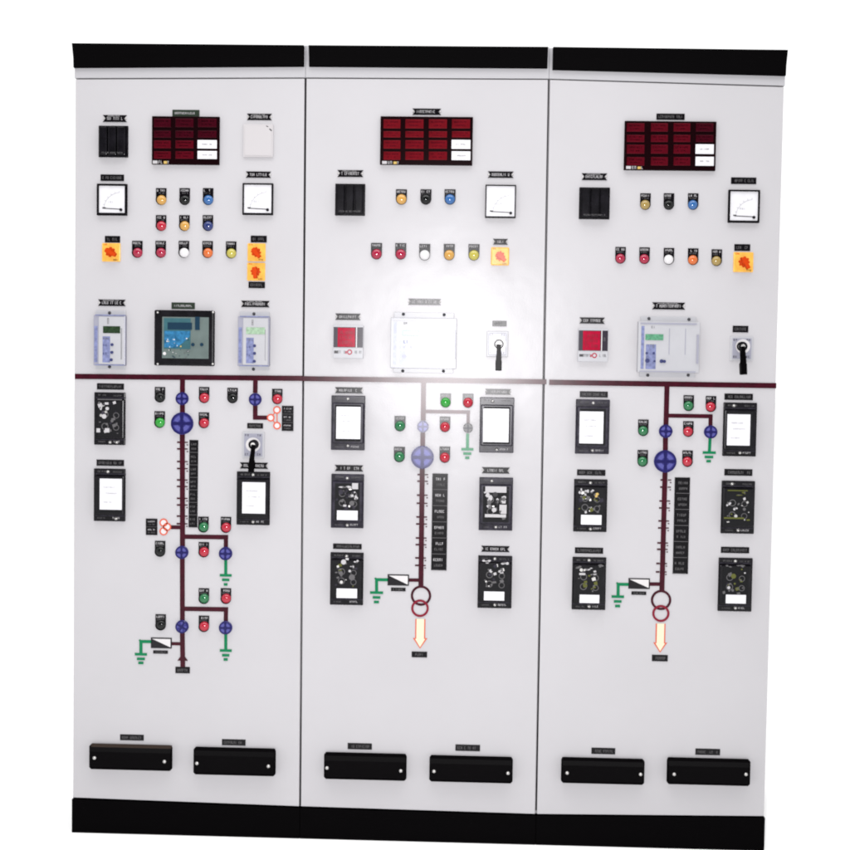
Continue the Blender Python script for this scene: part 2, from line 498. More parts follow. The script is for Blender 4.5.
def relay(cab, x0, y0, x1, y1, window=None, card=None, blobs=(), screws=((0.5, 0.055), (0.5, 0.945)), scatter=0, frame=CASE, olive=False, extra=None, label=None):
    cx, cy = (x0 + x1) / 2, (y0 + y1) / 2
    w, h = x1 - x0, y1 - y0
    b = MB(cx, cy)
    b.box(x0, y0, x1, y1, -0.008, frame, bevel=0.0018)
    o = b.done('protection_relay', cab, label)
    c = MB(cx, cy)
    c0, c1 = y0 + h * 0.135, y1 - h * 0.125
    c.box(x0 + 1.2, c0, x1 - 1.2, c1, -0.024, frame, yb=-0.006, bevel=0.003)
    if window or blobs or scatter:
        c.box(x0 + 4.0, c0 + 2.0, x1 - 4.0, c1 - 2.0, -0.0246, RECESS, yb=-0.02)
    # ledge above and below the cover
    c.box(x0 + 0.5, c0 - 2.0, x1 - 0.5, c0 - 1.0, -0.0105, CASEG, yb=-0.006)
    c.box(x0 + 0.5, c1 + 1.0, x1 - 0.5, c1 + 1.8, -0.0105, CASEG, yb=-0.006)
    c.done('relay_cover', o, depth=0.014)
    if window:
        q = MB((window[0] + window[2]) / 2, (window[1] + window[3]) / 2)
        q.box(*window, -0.0258, CARD, yb=-0.022)
        q.done('label_window', o, depth=0.025)
        t = MB(*q.c)
        t.text(window[0] + 4, window[1] + 8, window[2] - 7, window[1] + 9.2, -0.0261, SCALEM, sd(), gw=1.2)
        t.text(window[0] + 6, window[1] + 14, window[2] - 5, window[1] + 15, -0.0261, SCALEM, sd(), gw=1.2)
        t.text(window[0] + 4, window[3] - 8, window[2] - 10, window[3] - 7, -0.0261, SCALEM, sd(), gw=1.2)
        t.done('lettering', o, depth=0.025)
    if card:
        q = MB((card[0] + card[2]) / 2, (card[1] + card[3]) / 2)
        q.box(*card, -0.0262, CARD, yb=-0.022)
        q.done('label_card', o, depth=0.025)
    if blobs or scatter:
        rnd = random.Random(sd())
        q = MB(cx, cy)
        for (bx, by, bw, bh, m, kind) in blobs:
            if kind == 'd':
                q.disc(bx, by, bw / 2, -0.0272, m, yb=-0.022, n=16)
            elif kind == 't':
                for j in range(5):
                    ux, uy = bx + rnd.uniform(-.34, .34) * bw, by + rnd.uniform(-.34, .34) * bh
                    a, n = rnd.uniform(0, 6.28), rnd.choice([4, 5, 6])
                    q.poly([(ux + bw * .24 * rnd.uniform(.6, 1.2) * math.cos(a + 6.283 * i / n), uy + bh * .24 * rnd.uniform(.6, 1.2) * math.sin(a + 6.283 * i / n)) for i in range(n)], -0.0266 - 0.00012 * j, m if j < 4 else LETTERDIM, yb=-0.022)
            else:
                q.box(bx - bw / 2, by - bh / 2, bx + bw / 2, by + bh / 2, -0.0266, m, yb=-0.022)
        lo = card[1] - 1.5 if card else c1 - 3
        for i in range(scatter):
            bx = rnd.uniform(x0 + 5, x1 - 5)
            by = rnd.uniform(c0 + 3, lo)
            s = rnd.uniform(0.8, 2.4)
            m = rnd.choice([LETTER, LETTERDIM, CASEG, STEEL, LETTERDIM, OLIVE if olive else CASEG])
            if rnd.random() < 0.4:
                q.disc(bx, by, s * 0.7, -0.0255 - rnd.random() * 0.001, m, yb=-0.022, n=10)
            else:
                bh = s * rnd.uniform(0.4, 1.2)
                q.poly([(bx - s, by - bh * .4), (bx + s * .6, by - bh), (bx + s, by + bh * .5), (bx - s * .5, by + bh)], -0.0255 - rnd.random() * 0.001, m, yb=-0.022)
        for i in range(2 if scatter else 0):
            yy = c0 + (i + 1.0) * (lo - c0) / 3
            q.ring(cx - w * .16, yy + 3, 3.4, 2.7, -0.0256, LETTERDIM, yb=-0.022, n=18)
            q.ring(cx + w * .20, yy + 4, 3.0, 2.4, -0.0256, LETTERDIM, yb=-0.022, n=18)
        q.done('mechanism_and_glints', o, depth=0.022)  # relay workings mixed with cover reflections painted as solid pieces
    for fx, fy in screws:
        sx_, sy_ = x0 + w * fx, y0 + h * fy
        q = MB(sx_, sy_)
        q.dome(sx_, sy_, 1.9, -0.006, 0.007, STEEL, n=14, rings=4)
        q.done('cover_screw', o)
    t = MB(cx, cy)
    t.text(x0 + 4, y0 + 2.0, x0 + w * .40, y0 + 3.6, -0.0084, LETTERDIM, sd(), gw=1.6)
    t.text(x0 + w * .62, y0 + 2.4, x1 - 3, y0 + 3.8, -0.0084, LETTERDIM, sd(), gw=1.6)
    t.text(x0 + w * .60, y1 - 4.4, x1 - 5, y1 - 2.6, -0.0084, LETTER, sd(), gw=1.8)
    t.text(x0 + 4, y1 - 3.8, x0 + w * .38, y1 - 2.6, -0.0084, LETTERDIM, sd(), gw=1.6)
    t.done('lettering', o)
    return o


def small_numeric(cab, x0, y0, x1, y1, lcd, lcdm, buttons, screws):
    cx, cy = (x0 + x1) / 2, (y0 + y1) / 2
    b = MB(cx, cy)
    b.box(x0, y0 + 5, x1, y1 - 4, -0.020, PALESHADE, bevel=0.002)
    b.box(x0 + 1, y0, x1 - 1, y1, -0.005, PALE, bevel=0.001)
    b.box(x0 + 5.5, y0 + 6.5, x1 - 1.2, y1 - 5.2, -0.0215, PALE, yb=-0.018, bevel=0.0008)
    b.box(x0 + 2, y0 + 4.6, x1 - 0.6, y0 + 5.5, -0.0222, PALEBLUE, yb=-0.003)
    b.box(x0 + 2, y1 - 4.8, x1 - 0.6, y1 - 4.0, -0.0222, PALEBLUE, yb=-0.003)
    b.box(x0 + 1.0, y0 + 16, x0 + 4.2, y1 - 7, -0.0206, PALEBLUE, yb=-0.018)  # shade of the left side put in as a coloured strip
    o = b.done('numeric_relay', cab, 'narrow white relay with small green display and three buttons')
    q = MB(cx, cy)
    q.box(x0 + 7.5, y0 + 26, x0 + 15.0, y1 - 7, -0.0220, PALEBLUE, yb=-0.018)
    q.text(x0 + 8, y0 + 27.5, x0 + 14.5, y0 + 29, -0.0224, LETTERDIM, sd(), gw=1.3)
    q.text(x0 + 8, y0 + 34, x0 + 12.5, y0 + 36, -0.0224, BUTTON, sd(), gw=1.5)
    q.text(x0 + 8, y0 + 42, x0 + 12.5, y0 + 44, -0.0224, BUTTON, sd(), gw=1.5)
    q.done('keypad_panel', o, depth=0.021)
    l = MB((lcd[0] + lcd[2]) / 2, (lcd[1] + lcd[3]) / 2)
    l.box(*lcd, -0.0226, lcdm, yb=-0.018, bevel=0.0004)
    l.done('lcd_screen', o, depth=0.021)
    for bx, by in buttons:
        q = MB(bx, by)
        q.disc(bx, by, 1.5, -0.0245, BUTTON, yb=-0.019, n=14)
        q.done('button', o, depth=0.021)
    for bx, by in screws:
        q = MB(bx, by)
        q.dome(bx, by, 1.7, -0.004, 0.006, DARKSTEEL, n=12, rings=4)
        q.done('mounting_screw', o)
    t = MB(cx, cy)
    t.text(x0 + 14, y0 + 8, x0 + 16, y0 + 14, -0.0219, LETTERDIM, sd(), gw=1.8)
    t.text(x1 - 4.0, y0 + 18, x1 - 3.0, y1 - 10, -0.0219, LETTERDIM, sd(), gw=1)
    t.done('lettering', o)
    return o


def wide_numeric(cab, x0, y0, x1, y1, lcd, screws, buttons):
    cx, cy = (x0 + x1) / 2, (y0 + y1) / 2
    b = MB(cx, cy)
    b.box(x0 + 3, y0, x1 - 3, y1, -0.004, PALE, bevel=0.001)
    b.box(x0, y0 + 5.5, x1, y1 - 4.5, -0.022, PALE, bevel=0.002)
    b.box(x0 + 2, y0 + 6.6, x1 - 3.6, y0 + 8.2, -0.0234, PALESHADE, yb=-0.02)
    b.box(x0 + 2, y1 - 6.2, x1 - 3.6, y1 - 5.0, -0.0234, PALESHADE, yb=-0.02)
    b.box(x1 - 3.2, y0 + 18, x1 - 1.2, y1 - 14, -0.026, PALESHADE, yb=-0.02, bevel=0.001)
    b.box(x0 + 3, y0 + 10, x0 + 6, y1 - 8, -0.0226, PALEBLUE, yb=-0.02)
    b.text(x0 + 13, y0 + 10, x0 + 17, y0 + 12, -0.0229, LETTERDIM, sd(), gw=1.7)
    for k in (0.50, 0.76):
        xx = x0 + (x1 - x0) * k
        b.box(xx, y0 + 12, xx + 0.6, y0 + 38, -0.0228, PALESHADE, yb=-0.02)
    o = b.done('numeric_relay', cab, 'wide white relay with pale green display and four corner screws')
    q = MB(cx, cy)
    q.box(x0 + 9, y0 + 28, x0 + 19, y1 - 8, -0.0226, PALEBLUE, yb=-0.02)
    q.text(x0 + 13, y0 + 28, x0 + 18, y0 + 31, -0.0230, LETTERDIM, sd(), gw=1.7)
    q.done('keypad_panel', o, depth=0.021)
    l = MB((lcd[0] + lcd[2]) / 2, (lcd[1] + lcd[3]) / 2)
    l.box(*lcd, -0.0236, LCDGREEN, yb=-0.02, bevel=0.0004)
    l.done('lcd_screen', o, depth=0.021)
    for bx, by, r in buttons:
        q = MB(bx, by)
        q.disc(bx, by, r, -0.0255, BUTTON, yb=-0.021, n=14)
        q.done('button', o, depth=0.021)
    for bx, by in screws:
        q = MB(bx, by)
        q.dome(bx, by, 1.7, -0.003, 0.006, DARKSTEEL, n=12, rings=4)
        q.done('mounting_screw', o)
    return o


def red_display(cab, x0, y0, x1, y1):
    cx, cy = (x0 + x1) / 2, (y0 + y1) / 2
    h = y1 - y0
    b = MB(cx, cy)
    b.box(x0, y0, x1, y1, -0.010, PALE, bevel=0.0012)
    b.box(x0 + 0.5, y0 + 2.0, x1 - 0.5, y0 + h * 0.67, -0.0112, DISPLAYCASE, yb=-0.008)
    o = b.done('digital_indicator', cab, 'small red digital display in white and dark case')
    q = MB(cx, cy)
    q.box(x0 + 4.6, y0 + 2.6, x0 + 22.0, y0 + h * 0.655, -0.0124, REDLCD, yb=-0.009, bevel=0.0004)
    for k in (0.16, 0.42, 0.68):
        hh = h * .655 - 2.6
        q.text(x0 + 7, y0 + 2.6 + hh * k, x0 + 20, y0 + 2.6 + hh * (k + .17), -0.0126, REDDIGIT, sd(), gw=1.5, yb=-0.0115)
    q.done('display_window', o)
    t = MB(cx, cy)
    t.box(x0 + 23.0, y0 + 2.0, x0 + 23.8, y0 + h * .67, -0.0118, WHITE, yb=-0.009)
    t.text(x0 + 25.4, y0 + 9, x0 + 28.4, y0 + 12.5, -0.0118, LETTERDIM, sd(), gw=1.5)
    t.text(x0 + 1.2, y0 + h * .77, x0 + 12.4, y0 + h * .855, -0.0105, INK, sd(), gw=1.0)
    t.box(x0 + 1.4, y0 + h * .775, x0 + 5.2, y0 + h * .85, -0.0104, INK, yb=-0.008)
    t.text(x1 - 8.4, y0 + h * .77, x1 - 1.2, y0 + h * .85, -0.0105, INK, sd(), gw=1.0)
    t.ring(cx + 1.5, y0 + h * .81, 2.6, 1.6, -0.0105, REDLCD, yb=-0.008, n=16)
    t.box(cx - 2.6, y0 + h * .78, cx - 1.4, y0 + h * .86, -0.0104, REDLCD, yb=-0.008)
    t.done('lettering', o)
    return o


def indicator(cab, cx, cy, d, dark=False, rot=0.0):
    r = d / 2
    b = MB(cx, cy)
    b.disc(cx, cy, r, -0.008, BLUE if not dark else INK, n=36, bevel=0.0012)  # dark version: reflection on a blue disc put into its colour
    if not dark:
        b.ring(cx, cy, r * 0.97, r * 0.84, -0.0095, BLUEDARK, yb=-0.006)
    o = b.done('position_indicator', cab, 'round blue switch position indicator' if not dark else 'round switch position indicator, reflection painted dark')
    for k in range(2):
        q = MB(cx, cy)
        a = rot + k * PI / 2
        dx, dy = math.cos(a) * r * .84, math.sin(a) * r * .84
        q.line((cx - dx, cy - dy), (cx + dx, cy + dy), d * 0.13, -0.0098 - 0.0003 * k, (BLUEDARK if not dark else DARKSTEEL), yb=-0.0085)
        q.done('cross_bar', o)
    if not dark:
        q = MB(cx, cy)
        for k in range(4):
            a0 = rot + k * PI / 2 + 0.30
            q.ring(cx, cy, r * .72, r * .36, -0.0088, BLUELITE, yb=-0.007, n=10, a0=a0, a1=a0 + PI / 2 - 0.60)
        q.done('quadrant_sectors', o)
    return o


def earth(cab, pts, bars, label='green earth symbol'):
    """pts: polyline of the stem; bars: (cx, cy, w)"""
    c = pts[-1]
    b = MB(*c)
    for i in range(len(pts) - 1):
        p, q = pts[i], pts[i + 1]
        b.line(p, q, 3.0, -0.0018 - 0.0002 * i, GREEN)
    for k, (x, y, w) in enumerate(bars):
        b.box(x - w / 2, y - 1.25, x + w / 2, y + 1.25, -0.0023, GREEN)
    b.done('earth_symbol', cab, label)


def feeder(cab, p, q, w, ticks, labels=None):
    b = MB((p[0] + q[0]) / 2, (p[1] + q[1]) / 2)
    b.line(p, q, w, -0.0021, MAROON)
    for ty in ticks:
        f = (ty - p[1]) / (q[1] - p[1])
        x = p[0] + (q[0] - p[0]) * f
        b.box(x - w / 2 - 3.2, ty - 0.8, x - w / 2 + 0.4, ty + 0.8, -0.0017, MAROON)
        b.box(x + w / 2 - 0.4, ty - 0.6, x + w / 2 + 2.8, ty + 0.5, -0.0017, MAROON)
        b.box(x + w / 2 + 1.6, ty + 2.0, x + w / 2 + 3.0, ty + 3.0, -0.0016, MAROON)
    return b.done('feeder_strip', cab, 'maroon vertical mimic strip with side ticks' if ticks else None)


def strip(cab, p, q, w, name='mimic_strip', t=0.0018, m=MAROON):
    b = MB((p[0] + q[0]) / 2, (p[1] + q[1]) / 2)
    b.line(p, q, w, -t, m)
    return b.done(name, cab)


def legend_column(cab, p, q, w, rows, bright):
    """tall black legend strip with rows of text, p top centre, q bottom centre"""
    b = MB((p[0] + q[0]) / 2, (p[1] + q[1]) / 2)
    b.line(p, q, w, -0.0022, PLATE)
    o = b.done('legend_strip', cab, 'tall black strip of engraved tap legends')
    t = MB(*b.c)
    for i in range(rows):
        f = (i + 0.5) / rows
        x, y = p[0] + (q[0] - p[0]) * f, p[1] + (q[1] - p[1]) * f
        h = (q[1] - p[1]) / rows
        m = LETTER if bright else LETTERDIM
        t.text(x - w * .32, y - h * .24, x + w * .32, y - h * .08, -0.0026, m, sd(), gw=1.4)
        t.text(x - w * .28, y + h * .12, x + w * .30, y + h * .26, -0.0026, LETTERDIM, sd(), gw=1.3)
        t.box(x - w * .47, y + h * .47, x + w * .47, y + h * .50, -0.00255, LETTERDIM, yb=-0.0015)
    t.done('lettering', o)
    return o


def arrester(cab, x0, y0, x1, y1, lab):
    b = MB((x0 + x1) / 2, (y0 + y1) / 2)
    b.box(x0, y0, x1, y1, -0.0018, INK)
    o = b.done('arrester_symbol', cab, 'white and black diagonal box symbol')
    q = MB(*b.c)
    e = 1.2
    q.poly([(x0 + e, y0 + e), (x1 - e, y0 + e), (x1 - e, y1 - e)], -0.0022, WHITE, yb=-0.001)
    q.done('white_half', o)
    r = plate(cab, (lab[0] + lab[2]) / 2, (lab[1] + lab[3]) / 2, lab[2] - lab[0], lab[3] - lab[1], 'plain')
    return o


def transformer(cab, c1, r1, c2, r2):
    b = MB(*c1)
    b.ring(c1[0], c1[1], r1, r1 - 2.3, -0.0020, MAROON)
    o = b.done('transformer_symbol', cab, 'two overlapping rings, dark above crimson')
    q = MB(*c2)
    q.ring(c2[0], c2[1], r2, r2 - 2.2, -0.0024, CRIMSON)
    q.done('lower_ring', o)


def arrow_down(cab, cx, y0, y1, w):
    b = MB(cx, (y0 + y1) / 2)
    hw, hd = w / 2, w * 0.72
    yh = y1 - w * 1.05
    b.poly([(cx - hw, y0), (cx + hw, y0), (cx + hw, yh), (cx + hd, yh), (cx, y1), (cx - hd, yh), (cx - hw, yh)], -0.0014, REDLINE)
    o = b.done('supply_arrow', cab, 'cream arrow pointing down with red outline')
    q = MB(*b.c)
    e = 1.15
    q.poly([(cx - hw + e, y0 - .2), (cx + hw - e, y0 - .2), (cx + hw - e, yh + e * .6), (cx + hd - e * 1.8, yh + e * .6), (cx, y1 - e * 1.3), (cx - hd + e * 1.8, yh + e * .6), (cx - hw + e, yh + e * .6)], -0.0019, CREAM, yb=-0.001)
    q.done('cream_fill', o)


def terminal_cover(cab, x0, y0, x1, y1, tilt, s1, s2, brown_glint=False):
    """long black bakelite cover; y0/y1 at its left end, tilt px lower at its right end (perspective)"""
    cx, cy = (x0 + x1) / 2, (y0 + y1 + tilt) / 2
    y0, y1 = y0 + tilt / 2, y1 + tilt / 2
    b = MB(cx, cy)
    r = 2.0
    pts = [(x0, y0 + r), (x0 + r, y0), (x1 - r, y0), (x1, y0 + r), (x1, y1 - r), (x1 - r, y1), (x0 + r, y1), (x0, y1 - r)]
    b.poly(pts, -0.010, BAKELITE, bevel=0.0015)
    o = b.done('terminal_cover', cab, 'long black terminal cover with two end screws')
    q = MB(cx, cy)
    # stepped body with a sloped top
    a, t = q.xz(x0 + 1.2, y0 + 1.0)
    c, u = q.xz(x1 - 1.2, y1 - 1.0)
    dz = (t - u)
    prof = [(-0.008, t), (-0.020, t - dz * 0.10), (-0.030, t - dz * 0.26), (-0.030, u + dz * .06), (-0.026, u), (-0.008, u)]
    L = [q.bm.verts.new((a, y, z)) for y, z in prof]
    R_ = [q.bm.verts.new((c, y, z)) for y, z in prof]
    k, kb = q.mi(BAKELITE), q.mi(BROWNGLINT if brown_glint else BAKELITE)
    q.bm.faces.new(L).material_index = k
    q.bm.faces.new(R_[::-1]).material_index = k
    for i in range(len(prof)):
        j = (i + 1) % len(prof)
        f = q.bm.faces.new((L[i], R_[i], R_[j], L[j]))
        f.material_index = kb if i == 0 else k  # first sloped face can carry the painted brown highlight
    q.done('raised_lid', o, depth=0.016)
    for sx_, sy_ in (s1, s2):
        v = MB(sx_, sy_)
        v.dome(sx_, sy_, 1.9, -0.029, 0.005, STEEL, n=14, rings=4)
        v.done('cover_screw', o, depth=0.030)
    return o


def ct_circles(cab, pts, r, links):
    c = pts[0]
    b = MB(*c)
    for i, (p, q) in enumerate(links):
        b.line(p, q, 0.9, -0.0012 - 0.0001 * i, REDLINE)
    o = b.done('winding_symbol', cab, 'three linked red circles')
    for p in pts:
        q = MB(*p)
        q.ring(p[0], p[1], r + .2, r - 1.1, -0.0024, REDLINE)
        q.disc(p[0], p[1], r - 0.6, -0.0019, WHITE, n=20)
        q.done('circle', o)


# ------------------------------------------------------------------ the three cabinets
def make_cabinet(xs_top, xs_bot, ytop_door, ybot_door, yf_top, yf_bot, label):
    """xs_*: left/right seam of the door in the photo at its top and bottom; y lists give (left, right) heights"""
    TL, TR = P(xs_top[0], ytop_door[0]), P(xs_top[1], ytop_door[1])
    BL, BR = P(xs_bot[0], ybot_door[0]), P(xs_bot[1], ybot_door[1])
    base = Vector(((BL.x + BR.x) / 2, 0, 0))
    root = bpy.data.objects.new('control_cabinet', None)
    COL.objects.link(root)
    root.empty_display_size = 0.2
    root.location = base
    root['_abs'] = (base.x, 0, 0)
    root['label'] = label
    root['category'] = 'control cabinet'
    root['group'] = 'control cabinets standing in one row'
    xl, xr = (TL.x + BL.x) / 2, (TR.x + BR.x) / 2
    zt, zb = (TL.z + TR.z) / 2, (BL.z + BR.z) / 2
    g = 0.0030

    def prism(name, pts, yb, yf, m, bevel=0.0, label=None):
        b = MB(425, 425)
        b.o = Vector((base.x, 0, 0))
        b._prism([(x - base.x, z) for x, z in pts], yb, yf, m, bevel)
        return b.done(name, root, label)

    def rect(x0, z0, x1, z1):
        return [(x0, z0), (x1, z0), (x1, z1), (x0, z1)]
    z_top = (P((xs_top[0] + xs_top[1]) / 2, (yf_top[0] + yf_top[1]) / 2)).z
    fz0 = (P(xs_top[0], yf_bot[0]).z + P(xs_top[1], yf_bot[1]).z) / 2
    # door
    prism('door', [(BL.x + g, BL.z), (BR.x - g, BR.z), (TR.x - g, TR.z), (TL.x + g, TL.z)], 0.016, 0.0, PAINT, 0.0016)
    prism('door_gap_backing', rect(xl + 0.001, zb, xr - 0.001, zt + 0.01), 0.0195, 0.0165, GAPDARK)  # added dark sheet behind the door, paints the gaps' shade
    prism('cabinet_body', rect(xl + 0.0002, 0.05, xr - 0.0002, z_top - 0.012), 0.62, 0.020, PAINT, 0.0)
    prism('header_rail', [(TL.x + 0.0004, TL.z + 0.0035), (TR.x - 0.0004, TR.z + 0.0035), (TR.x - 0.0004, z_top - 0.006), (TL.x + 0.0004, z_top - 0.006)], 0.016, -0.001, RAIL, 0.0008)
    # cornice: vertical at the foot, leaning out towards the top
    b = MB(425, 425)
    b.o = Vector((base.x, 0, 0))
    tl = P(xs_top[0], yf_top[0]).z
    tr = P(xs_top[1], yf_top[1]).z
    bl = P(xs_top[0], yf_bot[0]).z
    br = P(xs_top[1], yf_bot[1]).z
    L, R_ = [], []
    for side, lst, x, t, u in ((0, L, xl + (0.0075 if xs_top[0] > 100 else 0.0), tl, bl), (1, R_, xr - (0.0075 if xs_top[1] < 700 else 0.0), tr, br)):
        h = t - u
        for y, z in ((0.0, u), (-0.010, u + 0.0015), (-0.012, u + h * 0.35), (-0.026, t - 0.012), (-0.026, t - 0.002 - 0.009), (0.0, t - 0.010)):
            lst.append(b.bm.verts.new((x - base.x, y, z)))
    k = b.mi(BLACKP)
    b.bm.faces.new(L)
    b.bm.faces.new(R_[::-1])
    for i in range(6):
        j = (i + 1) % 6
        b.bm.faces.new((L[i], R_[i], R_[j], L[j]))
    b.done('cornice_panel', root, 'black cornice leaning outward at top')
    prism('plinth', [(BL.x + 0.0002, 0.0), (BR.x - 0.0002, 0.0), (BR.x - 0.0002, BR.z - 0.004), (BL.x + 0.0002, BL.z - 0.004)], 0.60, -0.004, BLACKP, 0.002, 'black plinth base')
    return root


G = 0
c1 = make_cabinet((74.5, 305.5), (72, 300), (79.3, 78.6), (797.5, 806.3), (41.5, 43.5), (68.4, 67.2), 'light grey control cabinet with the square black-framed screen, leftmost of the row')
c2 = make_cabinet((305.5, 549), (300, 536), (78.6, 79.8), (806.3, 814.0), (43.5, 45.2), (67.2, 69.0), 'middle light grey control cabinet, washed out by a bright flash reflection')
c3 = make_cabinet((549, 785), (536, 765), (79.8, 87.0), (814.0, 816.2), (45.2, 48.2), (70.4, 76.4), 'light grey control cabinet with the switch lever beside a wide relay, rightmost of the row')

# ================= cabinet 1 =================
c = c1
plate(c, 115, 118.6, 24, 6.8, 'bright')
module(c, 99, 126, 128.4, 157.5)
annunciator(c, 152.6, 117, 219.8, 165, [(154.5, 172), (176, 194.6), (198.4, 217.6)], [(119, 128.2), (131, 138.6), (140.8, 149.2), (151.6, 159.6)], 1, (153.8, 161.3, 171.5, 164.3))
plate(c, 186, 113.2, 27, 6.6, 'bar', PLATEG)
plate(c, 259.5, 117, 25, 6.4, 'bright')
b = MB(258.5, 141)
b.box(243.6, 124.6, 273.4, 157.4, -0.006, BLANKM, bevel=0.0015)
b.box(245.2, 126.2, 271.8, 155.8, -0.0072, BLANKM, yb=-0.004, bevel=0.0005)
o = b.done('blank_cover', c, 'pale square blank cover, almost the colour of the door')
b = MB(269, 128)
b.line((266.6, 126.4), (268.6, 127.2), 0.7, -0.0076, INK, yb=-0.006)
b.line((269.8, 129.2), (272.0, 131.2), 0.9, -0.0077, INK, yb=-0.006)
b.done('scratch_mark', o)
plate(c, 112.4, 177.8, 23.4, 6.5, 'plain')
meter(c, 97.7, 184.2, 127.6, 215.7)
plate(c, 258.5, 174.7, 25.2, 6.2, 'bow')
meter(c, 243.0, 183.6, 273.4, 215.2, 1.5)
for x, col in ((161.3, 'amber'), (184.8, 'black'), (208.2, 'blue')):
    lamp(c, x, 188.2, 205.2, col)
for x, col in ((161.2, 'red'), (184.5, 'amber'), (208, 'navy')):
    lamp(c, x, 215.2, 231.2, col)
for x, col, d in ((137.4, 'crimson', 0), (160.8, 'crimson', 0), (184, 'white', 0), (207.7, 'orange', 0.2), (231.2, 'yellow', 0.6)):
    lamp(c, x, 240.9 + d, 258.0 + d, col)
plate(c, 112.6, 239.3, 15.2, 6.6, 'plain')
rotary(c, 111.4, 252.4, 18.5, 0.5)
plate(c, 258.8, 239.1, 16, 6.8, 'plain')
rotary(c, 256.6, 252.4, 18.0, 0.9)
rotary(c, 256.2, 271.8, 18.0, 1.5)
plate(c, 256.8, 285.0, 16.4, 6.4, 'plain')
plate(c, 112, 302.8, 27.5, 6.4, 'bright')
small_numeric(c, 95.2, 310.4, 126.8, 369.4, (103.2, 326.2, 120.4, 333.2), LCDDARK, ((112.2, 344.7), (112, 352.4), (111.4, 359.8)), ((110, 312.9), (110, 366.8)))
plate(c, 183.3, 305.8, 23.4, 6.6, 'bar', PLATEG)
# square black-framed screen
b = MB(185.3, 338)
b.box(155.8, 310.6, 214.8, 365.8, -0.022, CASE, bevel=0.004)
o = b.done('control_meter', c, 'square meter in a thick black bezel with blue-lit keypad')
b = MB(185.5, 337.8)
b.box(162.3, 317.2, 208.6, 358.4, -0.0228, GREYFACE, yb=-0.018)
b.box(164.0, 318.4, 190.6, 349, -0.0234, TEAL, yb=-0.018)
b.done('front_face', o, depth=0.022)
b = MB(180, 326)
b.box(167.8, 322.6, 192.0, 329.6, -0.0244, NAVY, yb=-0.02, bevel=0.0003)
b.done('lcd_screen', o, depth=0.022)
b = MB(178, 338)
b.poly([(164.6, 331), (190.4, 331), (190, 336), (184, 342), (177, 347.5), (164.6, 347.5)], -0.0241, CYAN, yb=-0.02)  # blue glow of the keypad painted as a cyan patch
rnd = random.Random(5)
for i in range(16):
    bx, by = rnd.uniform(166, 189), rnd.uniform(333, 350)
    b.box(bx, by, bx + rnd.uniform(.5, 1.5), by + rnd.uniform(.5, 1.4), -0.0246 - i * 0.00001, rnd.choice([WHITE, WHITE, CYAN, NAVY, YELLOWEM]), yb=-0.022)
for i in range(14):
    bx, by = rnd.uniform(165, 189), rnd.uniform(350, 357)
    b.box(bx, by, bx + rnd.uniform(.5, 1.5), by + rnd.uniform(.4, .9), -0.0246 - i * 0.00001, rnd.choice([LETTER, NAVY, LETTERDIM]), yb=-0.022)
b.disc(164.8, 353.6, 1.6, -0.0246, WHITE, yb=-0.021, n=12)
b.done('keypad', o, depth=0.022)
b = MB(197.5, 323)
b.box(195.2, 316.8, 199.8, 330, -0.0246, NAVY, yb=-0.02)
b.done('status_window', o, depth=0.022)
for x, y in ((193, 344.6), (201.8, 344.6)):
    b = MB(x, y)
    b.disc(x, y, 1.7, -0.026, NAVY, yb=-0.021, n=16)
    b.done('button', o, depth=0.022)
for x, y in ((157.6, 312.4), (213, 312.2), (157.6, 364), (212.6, 364)):
    b = MB(x, y)
    b.dome(x, y, 1.2, -0.021, 0.003, STEEL, n=12, rings=3)
    b.done('corner_screw', o, depth=0.022)
plate(c, 255.4, 304, 28.6, 6.4, 'bright')
small_numeric(c, 238.8, 311.8, 270.2, 370.2, (246.2, 327.4, 265, 334.2), LCDPALE, ((254.6, 345.8), (254.6, 353.4), (254.4, 361.3)), ((254.2, 313.9), (253.7, 369.2)))
# busbar and feeders
strip(c, (75.0, 376.4), (302.6, 378.4), 4.9, 'busbar_strip', 0.0027)
feeder(c, (182.6, 378), (182.5, 392.4), 4.6, [])
feeder(c, (182.5, 404.5), (182.5, 413), 4.6, [])
feeder(c, (182.4, 434), (182.6, 546), 4.7, [442.4, 449, 461.6, 468.6, 480, 486.5, 498.4, 505, 516.2, 523.8])
feeder(c, (182.4, 558.4), (182.5, 620), 4.4, [])
indicator(c, 182.4, 398.6, 12.8)
indicator(c, 182.4, 423.4, 22.2)
lamp(c, 160.1, 387, 402.6, 'black')
lamp(c, 204.2, 387, 403.2, 'red')
lamp(c, 159.8, 411.2, 428, 'lime')
lamp(c, 204.0, 412.4, 428.4, 'red')
legend_column(c, (194.0, 440), (193.0, 527.5), 8.8, 7, False)
# right hand branch
b = MB(255.4, 400)
b.line((255.5, 378), (255.3, 393), 4.3, -0.0021, MAROON)
b.done('branch_strip', c)
b = MB(255.4, 412)
b.line((255.3, 405.5), (255.3, 419.6), 4.3, -0.0021, MAROON)
b.line((254.0, 417.6), (268.2, 417.7), 4.0, -0.0017, MAROON)
b.done('branch_strip', c)
indicator(c, 255.4, 399.4, 12.6)
lamp(c, 232.6, 387.8, 403.4, 'black')
lamp(c, 277.3, 388.8, 404.4, 'red')
ct_circles(c, [(270.8, 417.7), (277.0, 409.9), (277.1, 425.6)], 3.6, [((270.8, 417.7), (277, 409.9)), ((270.8, 417.7), (277.1, 425.6)), ((277, 409.9), (277.1, 425.6))])
legend_column(c, (287.8, 405.8), (287.6, 431), 11.6, 3, True)
plate(c, 255.2, 425.8, 15.8, 5.4, 'plain')
selector(c, 242.4, 431.6, 264.6, 458.2, 253.4, 444.6, 251.2, 471.5, 5.0)
plate(c, 254, 465.6, 28.4, 6.2, 'bow')
